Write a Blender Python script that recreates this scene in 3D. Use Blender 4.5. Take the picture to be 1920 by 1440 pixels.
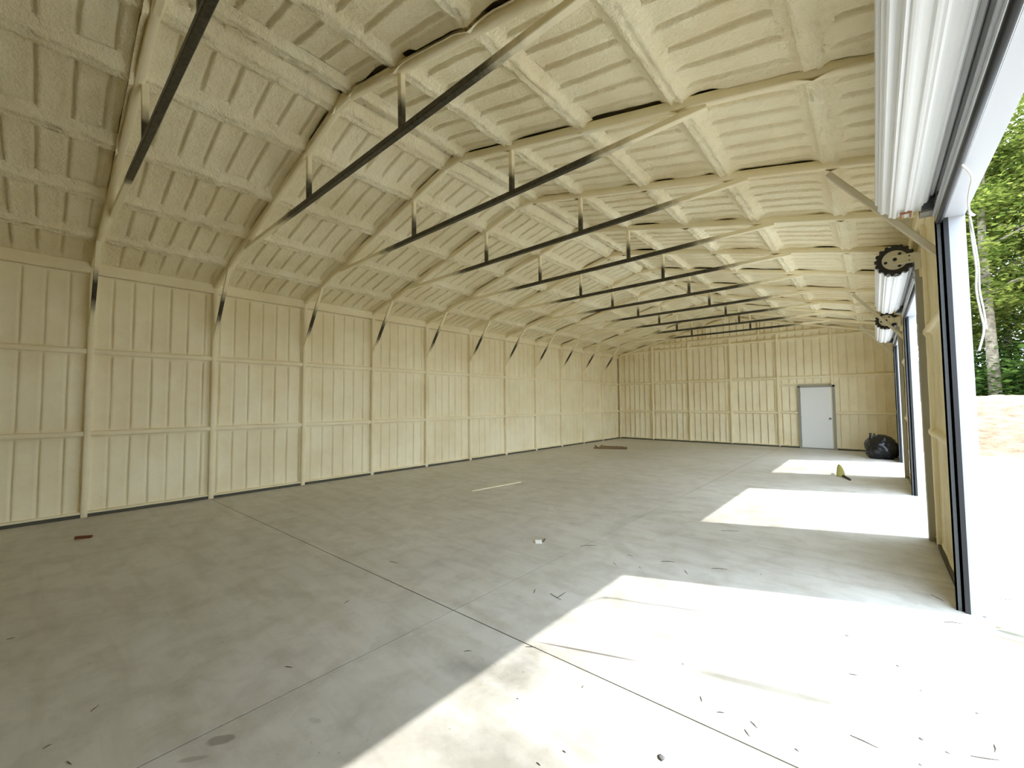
import bpy, bmesh, math, random
import numpy as np
from mathutils import Vector, Matrix, noise

# ------------------------------------------------------------------ scene, camera, light
for o in list(bpy.data.objects):
    bpy.data.objects.remove(o)
SC = bpy.context.scene
COL = SC.collection
B = 1.524                      # bay between frames (5 ft)
W = 6 * B                      # building width
L = 11 * B                     # end wall with the white door
YF = -4 * B                    # wall behind the camera
FPX = 770.06
CAM = np.array([8.66295, -0.40701, 1.61495])
YAW, PITCH, ROLL = -0.7231, 0.0465, -0.0076

def cam_axes():
    cy, sy, cp, sp, cr, sr = math.cos(YAW), math.sin(YAW), math.cos(PITCH), math.sin(PITCH), math.cos(ROLL), math.sin(ROLL)
    f = np.array([sy * cp, cy * cp, sp]); r = np.array([cy, -sy, 0.0]); u = np.cross(r, f)
    return cr * r + sr * u, -sr * r + cr * u, f
CR, CU, CF = cam_axes()
cd = bpy.data.cameras.new('camera'); cam = bpy.data.objects.new('camera', cd); COL.objects.link(cam)
cd.sensor_width = 36; cd.lens = FPX * 36 / 1920; cd.clip_end = 500; cd.clip_start = 0.02
cam.matrix_world = Matrix(((CR[0], CU[0], -CF[0], CAM[0]), (CR[1], CU[1], -CF[1], CAM[1]), (CR[2], CU[2], -CF[2], CAM[2]), (0, 0, 0, 1)))
SC.camera = cam

def floor_at(x, y, z=0.0):     # where a pixel's ray meets the floor
    d = CF + (x - 960) / FPX * CR - (y - 720) / FPX * CU
    t = (z - CAM[2]) / d[2]
    return Vector(CAM + t * d)

wd = bpy.data.worlds.new('sky'); SC.world = wd; wd.use_nodes = True
bg = wd.node_tree.nodes['Background']
bg.inputs[0].default_value = (0.72, 0.85, 1.0, 1); bg.inputs[1].default_value = 2.8
sl = bpy.data.lights.new('sun_offscreen', 'SUN'); sun = bpy.data.objects.new('sun_offscreen', sl); COL.objects.link(sun)
sl.energy = 2.1; sl.angle = math.radians(0.6); sl.color = (1.0, 0.97, 0.92)
sun.location = (30, 15, 40)
sun.rotation_euler = (-Vector((2.40, 1.055, 3.05))).to_track_quat('-Z', 'Y').to_euler()
SC.view_settings.view_transform = 'Standard'; SC.view_settings.look = 'None'
SC.view_settings.gamma = 1; SC.view_settings.use_curve_mapping = False
SC.view_settings.exposure = 1.45
SC.cycles.diffuse_bounces = 9; SC.cycles.max_bounces = 12

R = random.Random(7)

# ------------------------------------------------------------------ materials
def mat(name, col, rough=0.6, metal=0.0, **k):
    m = bpy.data.materials.new(name); m.use_nodes = True
    nt = m.node_tree; b = nt.nodes['Principled BSDF']
    b.inputs['Base Color'].default_value = (*col, 1); b.inputs['Roughness'].default_value = rough
    b.inputs['Metallic'].default_value = metal
    for kk, v in k.items(): b.inputs[kk].default_value = v
    return m
def N(m, t, **k):
    n = m.node_tree.nodes.new(t)
    for kk, v in k.items(): setattr(n, kk, v)
    return n
def lk(m, a, b): m.node_tree.links.new(a, b)
def bsdf(m): return m.node_tree.nodes['Principled BSDF']
def noise_tex(m, scale, detail=4, rough=0.55, vec=None, dist=0.0):
    n = N(m, 'ShaderNodeTexNoise'); n.inputs['Scale'].default_value = scale; n.inputs['Detail'].default_value = detail
    n.inputs['Roughness'].default_value = rough; n.inputs['Distortion'].default_value = dist
    if vec is not None: lk(m, vec, n.inputs['Vector'])
    return n
def ramp(m, fac, stops):
    r = N(m, 'ShaderNodeValToRGB'); el = r.color_ramp.elements
    while len(el) < len(stops): el.new(0.5)
    for e, (p, c) in zip(el, stops):
        e.position = p; e.color = c if len(c) == 4 else (*c, 1)
    lk(m, fac, r.inputs['Fac']); return r
def mix(m, fac, a, b, mode='MIX'):
    x = N(m, 'ShaderNodeMix', data_type='RGBA', blend_type=mode)
    for s, v in ((x.inputs[0], fac), (x.inputs[6], a), (x.inputs[7], b)):
        if hasattr(v, 'is_linked'): lk(m, v, s)
        elif isinstance(v, (int, float)): s.default_value = v
        else: s.default_value = (*v, 1)
    return x.outputs[2]
def math_(m, op, a, b=0.0):
    x = N(m, 'ShaderNodeMath', operation=op)
    for s, v in ((x.inputs[0], a), (x.inputs[1], b)):
        if hasattr(v, 'is_linked'): lk(m, v, s)
        else: s.default_value = v
    return x.outputs[0]
def world_pos(m):
    g = N(m, 'ShaderNodeNewGeometry'); return g.outputs['Position']
def obj_pos(m):
    g = N(m, 'ShaderNodeTexCoord'); return g.outputs['Object']
def bump(m, h, strength, dist):
    b = N(m, 'ShaderNodeBump'); b.inputs['Strength'].default_value = strength; b.inputs['Distance'].default_value = dist
    lk(m, h, b.inputs['Height']); lk(m, b.outputs['Normal'], bsdf(m).inputs['Normal'])

FOAM = (0.87, 0.79, 0.55)
def foam_mat(name, fine=70, fstr=0.5, dark=(0.77, 0.66, 0.41), FOAM=FOAM, lite=(0.89, 0.82, 0.61), bd=0.012):
    m = mat(name, FOAM, 0.75); p = world_pos(m)
    n1 = noise_tex(m, 1.1, 5, 0.6, p); n2 = noise_tex(m, 6.0, 5, 0.6, p)
    c1 = ramp(m, n1.outputs['Fac'], [(0.35, dark), (0.62, FOAM)])
    c2 = mix(m, math_(m, 'MULTIPLY', n2.outputs['Fac'], 0.35), c1.outputs['Color'], lite)
    lk(m, c2, bsdf(m).inputs['Base Color'])
    n3 = noise_tex(m, fine, 3, 0.6, p); n4 = noise_tex(m, 14, 4, 0.6, p)
    h = math_(m, 'ADD', math_(m, 'MULTIPLY', n3.outputs['Fac'], 0.45), n4.outputs['Fac'])
    bump(m, h, fstr, bd)
    return m
M = {}
M['foam'] = foam_mat('sprayed_foam_wall', 80, 0.3)
M['foam_roof'] = foam_mat('sprayed_foam_roof', 45, 1.0, bd=0.022)
M['foam_bar'] = foam_mat('foam_coated_steel', 40, 0.35)

def overspray(name, axis, lo, hi, soft):
    """dark galvanised steel, with foam overspray where it runs into the sprayed ends"""
    m = mat(name, (0.1, 0.09, 0.06), 0.45, 0.0); p = obj_pos(m)
    s = N(m, 'ShaderNodeSeparateXYZ'); lk(m, p, s.inputs[0]); c = s.outputs[axis]
    n = noise_tex(m, 7, 3, 0.6, p); nn = math_(m, 'MULTIPLY', math_(m, 'SUBTRACT', n.outputs['Fac'], 0.5), soft * 1.6)
    c = math_(m, 'ADD', c, nn)
    fac = None
    for edge, sgn in ((lo, -1), (hi, 1)):
        if edge is None: continue
        mr = N(m, 'ShaderNodeMapRange'); mr.interpolation_type = 'SMOOTHSTEP'
        lk(m, c, mr.inputs[0])
        mr.inputs[1].default_value = edge - soft if sgn > 0 else edge + soft
        mr.inputs[2].default_value = edge + soft if sgn > 0 else edge - soft
        fac = mr.outputs[0] if fac is None else math_(m, 'MAXIMUM', fac, mr.outputs[0])
    n2 = noise_tex(m, 30, 2, 0.5, p)
    dk = ramp(m, n2.outputs['Fac'], [(0.3, (0.045, 0.040, 0.026)), (0.75, (0.10, 0.09, 0.062))])
    lk(m, mix(m, fac, dk.outputs['Color'], FOAM), bsdf(m).inputs['Base Color'])
    lk(m, math_(m, 'MULTIPLY', math_(m, 'SUBTRACT', 1.0, fac), 0.6), bsdf(m).inputs['Metallic'])
    return m
M['tie'] = overspray('tie_steel', 0, 2.95, 6.85, 0.35)
M['tie_dark'] = overspray('tie_steel_bare', 0, 2.75, 6.85, 0.10)
M['web'] = overspray('web_steel', 2, None, 4.30, 0.12)
M['brace'] = overspray('brace_steel', 0, 0.19, 0.50, 0.10)
M['brace_foamed'] = mat('brace_overspray', (0.60, 0.55, 0.41), 0.6)
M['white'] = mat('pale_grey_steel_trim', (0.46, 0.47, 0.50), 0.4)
M['roll'] = mat('white_door_curtain', (0.78, 0.79, 0.79), 0.4)
M['galv'] = mat('galvanised_steel', (0.50, 0.51, 0.51), 0.38, 0.7)
M['olive'] = mat('grey_primed_post', (0.36, 0.34, 0.27), 0.55, 0.2)
M['darkgrey'] = mat('dark_track', (0.07, 0.075, 0.075), 0.5, 0.2)
M['black'] = mat('black_rubber', (0.012, 0.012, 0.013), 0.45)
M['bracket'] = mat('bracket_plate', (0.72, 0.69, 0.55), 0.5, 0.1)
M['rail'] = mat('dark_base_rail', (0.07, 0.065, 0.04), 0.7)
M['rust'] = mat('copper_clip', (0.33, 0.14, 0.06), 0.5, 0.2)
M['doorwhite'] = mat('door_white', (0.80, 0.81, 0.80), 0.45)
M['frame_grey'] = mat('door_frame_grey', (0.30, 0.29, 0.25), 0.5)
M['knob'] = mat('satin_knob', (0.35, 0.34, 0.32), 0.3, 0.9)
M['rope'] = mat('white_rope', (0.80, 0.80, 0.76), 0.8)
M['bag'] = mat('black_plastic', (0.004, 0.004, 0.005), 0.3)
M['offcut'] = mat('cured_foam', (0.40, 0.38, 0.11), 0.8)
M['stick'] = mat('dark_stick', (0.05, 0.04, 0.025), 0.7)
M['twig'] = mat('twig', (0.06, 0.05, 0.035), 0.8)
M['pebble'] = mat('grey_pebble', (0.16, 0.155, 0.15), 0.8)
M['leafdry'] = mat('dry_leaf', (0.50, 0.49, 0.20), 0.7)
M['scrapwhite'] = mat('white_scrap', (0.80, 0.78, 0.68), 0.7)
M['strip'] = mat('pale_foam_strip', (0.78, 0.74, 0.52), 0.8)
m = M['wood'] = mat('weathered_wood', (0.16, 0.09, 0.035), 0.75)
n = noise_tex(m, 40, 3, 0.6, obj_pos(m)); c = ramp(m, n.outputs['Fac'], [(0.3, (0.10, 0.055, 0.02)), (0.7, (0.24, 0.14, 0.055))])
lk(m, c.outputs['Color'], bsdf(m).inputs['Base Color'])
M['redwood'] = mat('reddish_wood', (0.17, 0.055, 0.02), 0.7)

# ---- floor concrete: mottling, streaks, tyre marks and spills, all in floor coordinates
m = M['concrete'] = mat('power_floated_concrete', (0.58, 0.57, 0.54), 0.42, 0.0)
m.node_tree.nodes['Principled BSDF'].inputs['Specular IOR Level'].default_value = 0.35
p = world_pos(m)
n1 = noise_tex(m, 0.55, 5, 0.6, p, 0.4); n2 = noise_tex(m, 3.5, 6, 0.65, p, 0.3); n3 = noise_tex(m, 22, 4, 0.6, p)
mp = N(m, 'ShaderNodeMapping'); lk(m, p, mp.inputs['Vector']); mp.inputs['Rotation'].default_value = (0, 0, 0.4); mp.inputs['Scale'].default_value = (0.7, 5, 1)
n4 = noise_tex(m, 1.2, 5, 0.6, mp.outputs['Vector'], 0.5)
c1 = ramp(m, n1.outputs['Fac'], [(0.32, (0.56, 0.545, 0.50)), (0.68, (0.65, 0.635, 0.59))])
c2 = ramp(m, n2.outputs['Fac'], [(0.30, (0.68, 0.66, 0.62)), (0.55, (1, 1, 1)), (0.8, (1.04, 1.03, 1.0))])
c3 = ramp(m, n4.outputs['Fac'], [(0.36, (0.86, 0.84, 0.79)), (0.55, (1, 1, 1))])
col = mix(m, 0.7, c1.outputs['Color'], c2.outputs['Color'], 'MULTIPLY')
col = mix(m, 0.6, col, c3.outputs['Color'], 'MULTIPLY')
# fine dark specks
vz = N(m, 'ShaderNodeTexVoronoi'); vz.inputs['Scale'].default_value = 9; lk(m, p, vz.inputs['Vector'])
sp = ramp(m, math_(m, 'ADD', vz.outputs['Distance'], math_(m, 'MULTIPLY', n2.outputs['Fac'], 0.12)), [(0.085, (0.45, 0.43, 0.40)), (0.12, (1, 1, 1))])
col = mix(m, 0.55, col, sp.outputs['Color'], 'MULTIPLY')
def blob(cx, cy, rx, ry, ang, amount, tint, edge=0.5, wob=0.6):
    """a stain of its own: noisy ellipse at floor position (cx, cy)"""
    global col
    q = N(m, 'ShaderNodeMapping'); q.vector_type = 'TEXTURE'; lk(m, p, q.inputs['Vector'])
    q.inputs['Location'].default_value = (cx, cy, 0); q.inputs['Rotation'].default_value = (0, 0, ang); q.inputs['Scale'].default_value = (rx, ry, 1)
    ln = N(m, 'ShaderNodeVectorMath', operation='LENGTH'); lk(m, q.outputs['Vector'], ln.inputs[0])
    nn = noise_tex(m, 9 if max(rx, ry) < 0.4 else 5, 5, 0.65, p)
    d = math_(m, 'ADD', ln.outputs['Value'], math_(m, 'MULTIPLY', math_(m, 'SUBTRACT', nn.outputs['Fac'], 0.5), 2 * wob))
    r = ramp(m, d, [(max(0.0, 1 - edge), (amount,) * 3), (1.0, (0, 0, 0))])
    col = mix(m, r.outputs['Color'], col, tint, 'MULTIPLY')
blob(6.235, 0.20, 0.07, 0.035, 0.9, 0.75, (0.45, 0.43, 0.40), 0.25, 0.45)     # spill by the joint
blob(6.26, 0.08, 0.07, 0.02, 0.9, 0.6, (0.5, 0.48, 0.45), 0.4, 0.7)
blob(6.45, 0.55, 0.05, 0.02, 0.4, 0.4, (0.6, 0.58, 0.55), 0.4, 0.5)
blob(7.20, 1.965, 0.42, 0.012, 0.385, 0.85, (0.28, 0.26, 0.24), 0.4, 0.12)      # skid mark, then its wide tread
blob(8.15, 2.33, 0.62, 0.055, 0.29, 0.75, (0.40, 0.385, 0.345), 0.6, 0.25)
blob(8.85, 2.52, 0.40, 0.05, 0.25, 0.7, (0.40, 0.385, 0.345), 0.6, 0.3)
blob(7.05, 2.75, 0.45, 0.10, 0.9, 0.22, (0.93, 0.84, 0.66), 0.9, 0.5)
blob(7.35, 0.95, 0.45, 0.28, 0.2, 0.7, (0.46, 0.445, 0.41), 0.9, 0.7)
blob(7.0, 1.55, 0.20, 0.35, 0.2, 0.6, (0.50, 0.50, 0.49), 0.9, 0.7)
blob(9.0, 3.75, 0.28, 0.35, 0.0, 0.55, (0.92, 0.88, 0.68), 0.9, 0.3)
blob(6.75, 1.35, 0.30, 0.12, 0.3, 0.6, (0.52, 0.52, 0.52), 0.9, 0.7)
# curved tyre scuff where a vehicle turned in
q = N(m, 'ShaderNodeMapping'); q.vector_type = 'TEXTURE'; lk(m, p, q.inputs['Vector']); q.inputs['Location'].default_value = (7.35, 4.85, 0)
ln = N(m, 'ShaderNodeVectorMath', operation='LENGTH'); lk(m, q.outputs['Vector'], ln.inputs[0])
sx = N(m, 'ShaderNodeSeparateXYZ'); lk(m, p, sx.inputs[0])
rr = ramp(m, math_(m, 'MULTIPLY', ln.outputs['Value'], 0.5), [(0.60, (0, 0, 0)), (0.635, (0.5,) * 3), (0.675, (0.5,) * 3), (0.70, (0, 0, 0))])
sel = ramp(m, math_(m, 'MULTIPLY', sx.outputs[0], 0.1), [(0.66, (1, 1, 1)), (0.70, (0, 0, 0))])
brk = ramp(m, n2.outputs['Fac'], [(0.42, (0, 0, 0)), (0.6, (1, 1, 1))])
f = math_(m, 'MULTIPLY', math_(m, 'MULTIPLY', rr.outputs['Color'], sel.outputs['Color']), brk.outputs['Color'])
col = mix(m, f, col, (0.62, 0.61, 0.58), 'MULTIPLY')
lk(m, col, bsdf(m).inputs['Base Color'])
rg = ramp(m, n2.outputs['Fac'], [(0.3, (0.36,) * 3), (0.7, (0.6,) * 3)]); lk(m, rg.outputs['Color'], bsdf(m).inputs['Roughness'])
bump(m, n3.outputs['Fac'], 0.06, 0.004)

m = M['apron'] = mat('broomed_concrete', (0.62, 0.62, 0.61), 0.8)
p = world_pos(m); mp = N(m, 'ShaderNodeMapping'); lk(m, p, mp.inputs['Vector']); mp.inputs['Scale'].default_value = (0.5, 5, 1)
n1 = noise_tex(m, 1.5, 5, 0.65, mp.outputs['Vector']); c = ramp(m, n1.outputs['Fac'], [(0.3, (0.48, 0.47, 0.44)), (0.55, (0.62, 0.61, 0.59))])
lk(m, c.outputs['Color'], bsdf(m).inputs['Base Color'])
m = M['dirt'] = mat('dirt_ground', (0.34, 0.29, 0.22), 0.9)
n1 = noise_tex(m, 1.6, 6, 0.65, world_pos(m)); c = ramp(m, n1.outputs['Fac'], [(0.3, (0.22, 0.19, 0.14)), (0.7, (0.36, 0.31, 0.24))])
lk(m, c.outputs['Color'], bsdf(m).inputs['Base Color'])
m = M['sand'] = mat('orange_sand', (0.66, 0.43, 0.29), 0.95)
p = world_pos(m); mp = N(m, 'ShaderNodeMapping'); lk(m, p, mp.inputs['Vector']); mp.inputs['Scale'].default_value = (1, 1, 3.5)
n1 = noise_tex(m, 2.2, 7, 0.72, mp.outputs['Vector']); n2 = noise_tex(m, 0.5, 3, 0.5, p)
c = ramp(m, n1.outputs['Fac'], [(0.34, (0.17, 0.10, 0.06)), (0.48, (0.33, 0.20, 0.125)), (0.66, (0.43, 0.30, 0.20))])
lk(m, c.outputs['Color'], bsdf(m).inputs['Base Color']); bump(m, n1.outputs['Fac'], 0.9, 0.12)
m = M['bark'] = mat('bark', (0.16, 0.13, 0.09), 0.9)
n1 = noise_tex(m, 5, 5, 0.65, obj_pos(m)); c = ramp(m, n1.outputs['Fac'], [(0.35, (0.08, 0.06, 0.04)), (0.65, (0.27, 0.23, 0.16))])
lk(m, c.outputs['Color'], bsdf(m).inputs['Base Color'])
def leaf_mat(name, a, b):
    m = bpy.data.materials.new(name); m.use_nodes = True; nt = m.node_tree
    for nd in list(nt.nodes): nt.nodes.remove(nd)
    out = nt.nodes.new('ShaderNodeOutputMaterial'); d = nt.nodes.new('ShaderNodeBsdfDiffuse'); t = nt.nodes.new('ShaderNodeBsdfTranslucent')
    mx = nt.nodes.new('ShaderNodeMixShader'); mx.inputs[0].default_value = 0.5
    g = nt.nodes.new('ShaderNodeNewGeometry')
    r = nt.nodes.new('ShaderNodeValToRGB'); r.color_ramp.elements[0].color = (*a, 1); r.color_ramp.elements[1].color = (*b, 1)
    nt.links.new(g.outputs['Random Per Island'], r.inputs[0])
    nt.links.new(r.outputs[0], d.inputs[0]); nt.links.new(r.outputs[0], t.inputs[0])
    nt.links.new(d.outputs[0], mx.inputs[1]); nt.links.new(t.outputs[0], mx.inputs[2]); nt.links.new(mx.outputs[0], out.inputs[0])
    return m
M['leaf_a'] = leaf_mat('bright_leaves', (0.045, 0.085, 0.012), (0.30, 0.33, 0.075))
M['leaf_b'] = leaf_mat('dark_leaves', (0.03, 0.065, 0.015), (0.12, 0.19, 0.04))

# ------------------------------------------------------------------ mesh helpers
class MB:
    def __init__(s): s.v = []; s.f = []
    def add(s, vs, fs):
        o = len(s.v); s.v += [tuple(x) for x in vs]; s.f += [tuple(i + o for i in f) for f in fs]; return s
    def box(s, a, b):
        x0, y0, z0 = a; x1, y1, z1 = b
        return s.add([(x0, y0, z0), (x1, y0, z0), (x1, y1, z0), (x0, y1, z0), (x0, y0, z1), (x1, y0, z1), (x1, y1, z1), (x0, y1, z1)],
                     [(0, 3, 2, 1), (4, 5, 6, 7), (0, 1, 5, 4), (1, 2, 6, 5), (2, 3, 7, 6), (3, 0, 4, 7)])
    def rings(s, rings, cap=True, closed=True):
        n = len(rings[0]); vs = [p for r in rings for p in r]; fs = []
        for i in range(len(rings) - 1):
            for j in range(n if closed else n - 1):
                k = (j + 1) % n
                fs.append((i * n + j, i * n + k, (i + 1) * n + k, (i + 1) * n + j))
        if cap and closed:
            fs.append(tuple(range(n))[::-1]); fs.append(tuple((len(rings) - 1) * n + j for j in range(n)))
        return s.add(vs, fs)
    def bar(s, p0, p1, w, h, side, ch=0.2, seg=1, jit=0.0, seed=0):
        """bar with chamfered section: w along 'side', h along the other normal"""
        p0, p1 = Vector(p0), Vector(p1); d = (p1 - p0).normalized(); a = Vector(side); a = (a - d * a.dot(d)).normalized(); b = d.cross(a)
        c = min(w, h) * ch; hw, hh = w / 2, h / 2
        sec = [(hw, -hh + c), (hw, hh - c), (hw - c, hh), (-hw + c, hh), (-hw, hh - c), (-hw, -hh + c), (-hw + c, -hh), (hw - c, -hh)]
        if ch == 0: sec = [(hw, -hh), (hw, hh), (-hw, hh), (-hw, -hh)]
        rg = []
        for i in range(seg + 1):
            q = p0.lerp(p1, i / seg); r = []
            for (x, y) in sec:
                k = 1.0
                if jit: k = 1 + jit * noise.noise(Vector((q.x * 4 + seed, q.y * 4, q.z * 4)) + Vector((x, y, 0)) * 25)
                r.append(q + a * x * k + b * y * k)
            rg.append(r)
        return s.rings(rg)
    def tube(s, pts, rad, n=8, cap=True):
        pts = [Vector(p) for p in pts]; rg = []
        for i, q in enumerate(pts):
            d = (pts[min(i + 1, len(pts) - 1)] - pts[max(i - 1, 0)]).normalized()
            up = Vector((0, 0, 1)) if abs(d.z) < 0.9 else Vector((1, 0, 0))
            a = d.cross(up).normalized(); b = d.cross(a); r = rad[i] if isinstance(rad, (list, tuple)) else rad
            rg.append([q + (a * math.cos(t * 2 * math.pi / n) + b * math.sin(t * 2 * math.pi / n)) * r for t in range(n)])
        return s.rings(rg, cap)
    def prism(s, poly, axis, a, b):
        """polygon (2-D) extruded along axis 0/1/2"""
        def P(q, t):
            r = list(q); r.insert(axis, t); return tuple(r)
        n = len(poly)
        return s.add([P(q, a) for q in poly] + [P(q, b) for q in poly], [tuple(range(n))[::-1], tuple(range(n, 2 * n))] + [(i, (i + 1) % n, n + (i + 1) % n, n + i) for i in range(n)])
    def build(s, name, material, parent=None, smooth=False, fixn=True):
        me = bpy.data.meshes.new(name); me.from_pydata(s.v, [], s.f)
        if fixn:
            bm = bmesh.new(); bm.from_mesh(me); bmesh.ops.recalc_face_normals(bm, faces=bm.faces); bm.to_mesh(me); bm.free()
        me.update()
        if smooth: me.polygons.foreach_set('use_smooth', [True] * len(me.polygons))
        o = bpy.data.objects.new(name, me); COL.objects.link(o)
        if material: me.materials.append(M[material] if isinstance(material, str) else material)
        if parent: o.parent = parent; o.matrix_parent_inverse = parent.matrix_world.inverted() if False else Matrix.Translation(-parent.location)
        return o
def thing(name, label, cat, loc=(0, 0, 0), group=None):
    o = bpy.data.objects.new(name, None); COL.objects.link(o); o.location = loc; o.empty_display_size = 0.2
    return tag(o, label, cat, group)
def tag(o, label=None, cat=None, group=None, kind=None):
    if label: o['label'] = label
    if cat: o['category'] = cat
    if group: o['group'] = group
    if kind: o['kind'] = kind
    return o
def setting(o, label=None): return tag(o, label, kind='structure')

def zb(x):                       # underside of the rafters
    return 3.68 + 0.24 * (x if x < 4.6 else 9.2 - x)
PX = [0.75, 1.70, 2.68, 3.68, 4.43, 4.77, 5.58, 6.55, 7.50, 8.42]
RISE = 0.114                     # foam face above rafter underside
RIB = 0.229
KS = list(range(-2, 11))         # bays with modelled foam
Y0 = -2 * B

# ------------------------------------------------------------------ sprayed foam sheet between members
def sstep(a, b, x):
    t = max(0.0, min(1.0, (x - a) / (b - a))); return t * t * (3 - 2 * t)
def groove(d, wd_):              # foam over a steel rib: narrow crease with a lip on one side
    if abs(d) > 0.05: return 0.0
    return -0.022 * math.exp(-(d / 0.010) ** 2) + 0.018 * math.exp(-((d - 0.026) / 0.013) ** 2)
def sheet(name, parent, org, U, V, Nn, ul, vl, rib_off, material='foam', lip=0.016, top=None, seed=0, nv=9, amp=1.0):
    """U runs across the ribs, V along them, Nn points into the room; top(u) trims V for gables"""
    us = {0.0, 0.02, 0.05, ul, ul - 0.02, ul - 0.05}
    k = math.ceil((0 - rib_off) / RIB); ribs = []
    while rib_off + k * RIB < ul - 0.03:
        r = rib_off + k * RIB; k += 1
        if r < 0.04: continue
        r += 0.012 * (noise.noise(Vector((r * 7.1, seed, 1.5))))
        ribs.append(r)
        for d in (-0.04, -0.016, -0.006, 0.003, 0.013, 0.024, 0.045): us.add(r + d)
    us = sorted(u for u in us if -1e-6 <= u <= ul + 1e-6)
    us = [u for i, u in enumerate(us) if i == 0 or u - us[i - 1] > 0.002]
    vs = [0, 0.02 / vl, 0.06 / vl] + [0.06 / vl + (1 - 0.12 / vl) * i / nv for i in range(1, nv)] + [1 - 0.06 / vl, 1 - 0.02 / vl, 1]
    org, U, V, Nn = Vector(org), Vector(U), Vector(V), Vector(Nn); vv = []; ff = []
    for u in us:
        tl = vl if top is None else top(u)
        for t in vs:
            v = t * tl
            e = min(u, ul - u); e2 = min(v, tl - v)
            h = lip * (1 - sstep(0, 0.04, e)) + lip * (1 - sstep(0, 0.04, e2))
            fade = sstep(0.01, 0.06, e2)
            wob = 0.006 * noise.noise(Vector((u * 3, v * 2.2, seed * 3.7)))
            for r in ribs: h += groove(u - r - wob, 0) * amp * fade * (0.8 + 0.6 * noise.noise(Vector((r * 5, v * 1.3, seed))))
            h += 0.010 * noise.noise(Vector((u * 2.3 + seed * 9, v * 1.9, seed))) + 0.004 * noise.noise(Vector((u * 9, v * 7, seed * 5)))
            vv.append(org + U * u + V * v + Nn * h)
    n = len(vs)
    for i in range(len(us) - 1):
        for j in range(n - 1): ff.append((i * n + j, (i + 1) * n + j, (i + 1) * n + j + 1, i * n + j + 1))
    mb = MB(); mb.v = [tuple(x) for x in vv]; mb.f = ff
    return mb.build(name, material, parent, True, False)

# ------------------------------------------------------------------ left wall
XL = -0.085
wl = setting(MB().box((-0.32, YF, -0.1), (-0.125, L + 0.3, 3.95)).build('wall_left', 'foam'), 'long left wall of cream sprayed foam between steel posts')
rows = [(0.05, 1.172), (1.248, 2.392), (2.468, 3.585)]
for k in KS:
    for i, (a, b) in enumerate(rows):
        y0 = k * B + 0.036
        sheet('foam_panel', wl, (XL, y0, a), (0, 1, 0), (0, 0, 1), (1, 0, 0), B - 0.072, b - a, -((y0 + 10 * RIB * 10) % RIB), seed=k * 3 + i)
for z in (1.21, 2.43):
    MB().bar((-0.06, YF, z), (-0.06, L, z), 0.078, 0.105, (0, 0, 1), 0.16, 150, 0.10, z).build('girt', 'foam_bar', wl, True)
MB().bar((-0.055, YF, 3.675), (-0.055, L, 3.675), 0.17, 0.11, (0, 0, 1), 0.12, 150, 0.06, 3).build('eave_beam', 'foam_bar', wl)
MB().box((-0.115, YF, 0.0), (-0.02, L, 0.048)).build('base_rail', 'rail', wl)
MB().bar((-0.045, YF, 0.062), (-0.045, L, 0.062), 0.03, 0.07, (0, 0, 1), 0.3, 120, 0.25, 5).build('foam_edge', 'foam_bar', wl, True)

# ------------------------------------------------------------------ end wall with the white door
yb = L
def gab(x): return zb(x) + 0.16
wb = setting(MB().prism([(-0.3, -0.1), (W + 0.1, -0.1), (W + 0.1, gab(W)), (4.6, gab(4.6)), (-0.3, gab(-0.1))], 1, yb + 0.115, yb + 0.32).build('wall_back', 'foam'), 'end wall of cream sprayed foam with the white door')
YB = yb + 0.085
Z3 = 3.80; ZT = 4.04
def bp(x0, x1, z0, z1, s, top=None):
    sheet('foam_panel', wb, (x0, YB, z0), (1, 0, 0), (0, 0, 1), (0, -1, 0), x1 - x0, z1 - z0, -((x0 + 100 * RIB) % RIB), seed=s, top=top, amp=1.9)
for j in range(6):
    x0, x1 = j * B + 0.036, (j + 1) * B - 0.036
    if j == 5: x1 = W - 0.01
    rr_ = [(0.05, 1.172), (1.248, 2.392), (2.468, Z3 - 0.036)]
    if j == 4:
        bp(x0, 6.66, 0.05, 1.172, 61); bp(x0, 6.66, 1.248, 2.13, 62); bp(x0, x1, 2.20, 2.392, 63); rr_ = rr_[2:]
    for i, (a, b) in enumerate(rr_): bp(x0, x1, a, b, 40 + j * 4 + i)
    # strip between the third girt and the end frame's tie
    xa, xb = max(x0, 0.35), min(x1, W - 0.40)
    if xb > xa: bp(xa, xb, Z3 + 0.036, ZT - 0.03, 70 + j, top=lambda u, xa=xa: max(0.05, min(ZT - 0.03, gab(xa + u) - 0.02) - Z3 - 0.036))
for x0, x1, s in ((1.3, 3.62, 80), (3.72, 5.50, 81), (5.60, W - 1.4, 82)):
    bp(x0, x1, ZT + 0.03, ZT + 0.8, s, top=lambda u, x0=x0: max(0.03, gab(x0 + u) - ZT - 0.03))
for z, x0, x1 in ((1.21, 0, 6.68), (1.21, 7.66, W), (2.43, 0, W), (Z3, 0, W)):
    MB().bar((x0, yb + 0.055, z), (x1, yb + 0.055, z), 0.072, 0.10, (0, 0, 1), 0.16, 70, 0.10, z).build('girt', 'foam_bar', wb, True)
MB().bar((1.35, yb + 0.05, ZT), (W - 1.3, yb + 0.05, ZT), 0.06, 0.11, (0, 0, 1), 0.16, 50, 0.08, 9).build('tie_beam', 'foam_bar', wb, True)
for j in range(6):
    x = j * B + (0.02 if j == 0 else 0)
    MB().bar((x, yb + 0.05, 0.02 if j != 5 else 0.02), (x, yb + 0.05, min(ZT + 0.02, gab(x))), 0.078, 0.11, (1, 0, 0), 0.16, 50, 0.08, j).build('post', 'foam_bar', wb, True)
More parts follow.
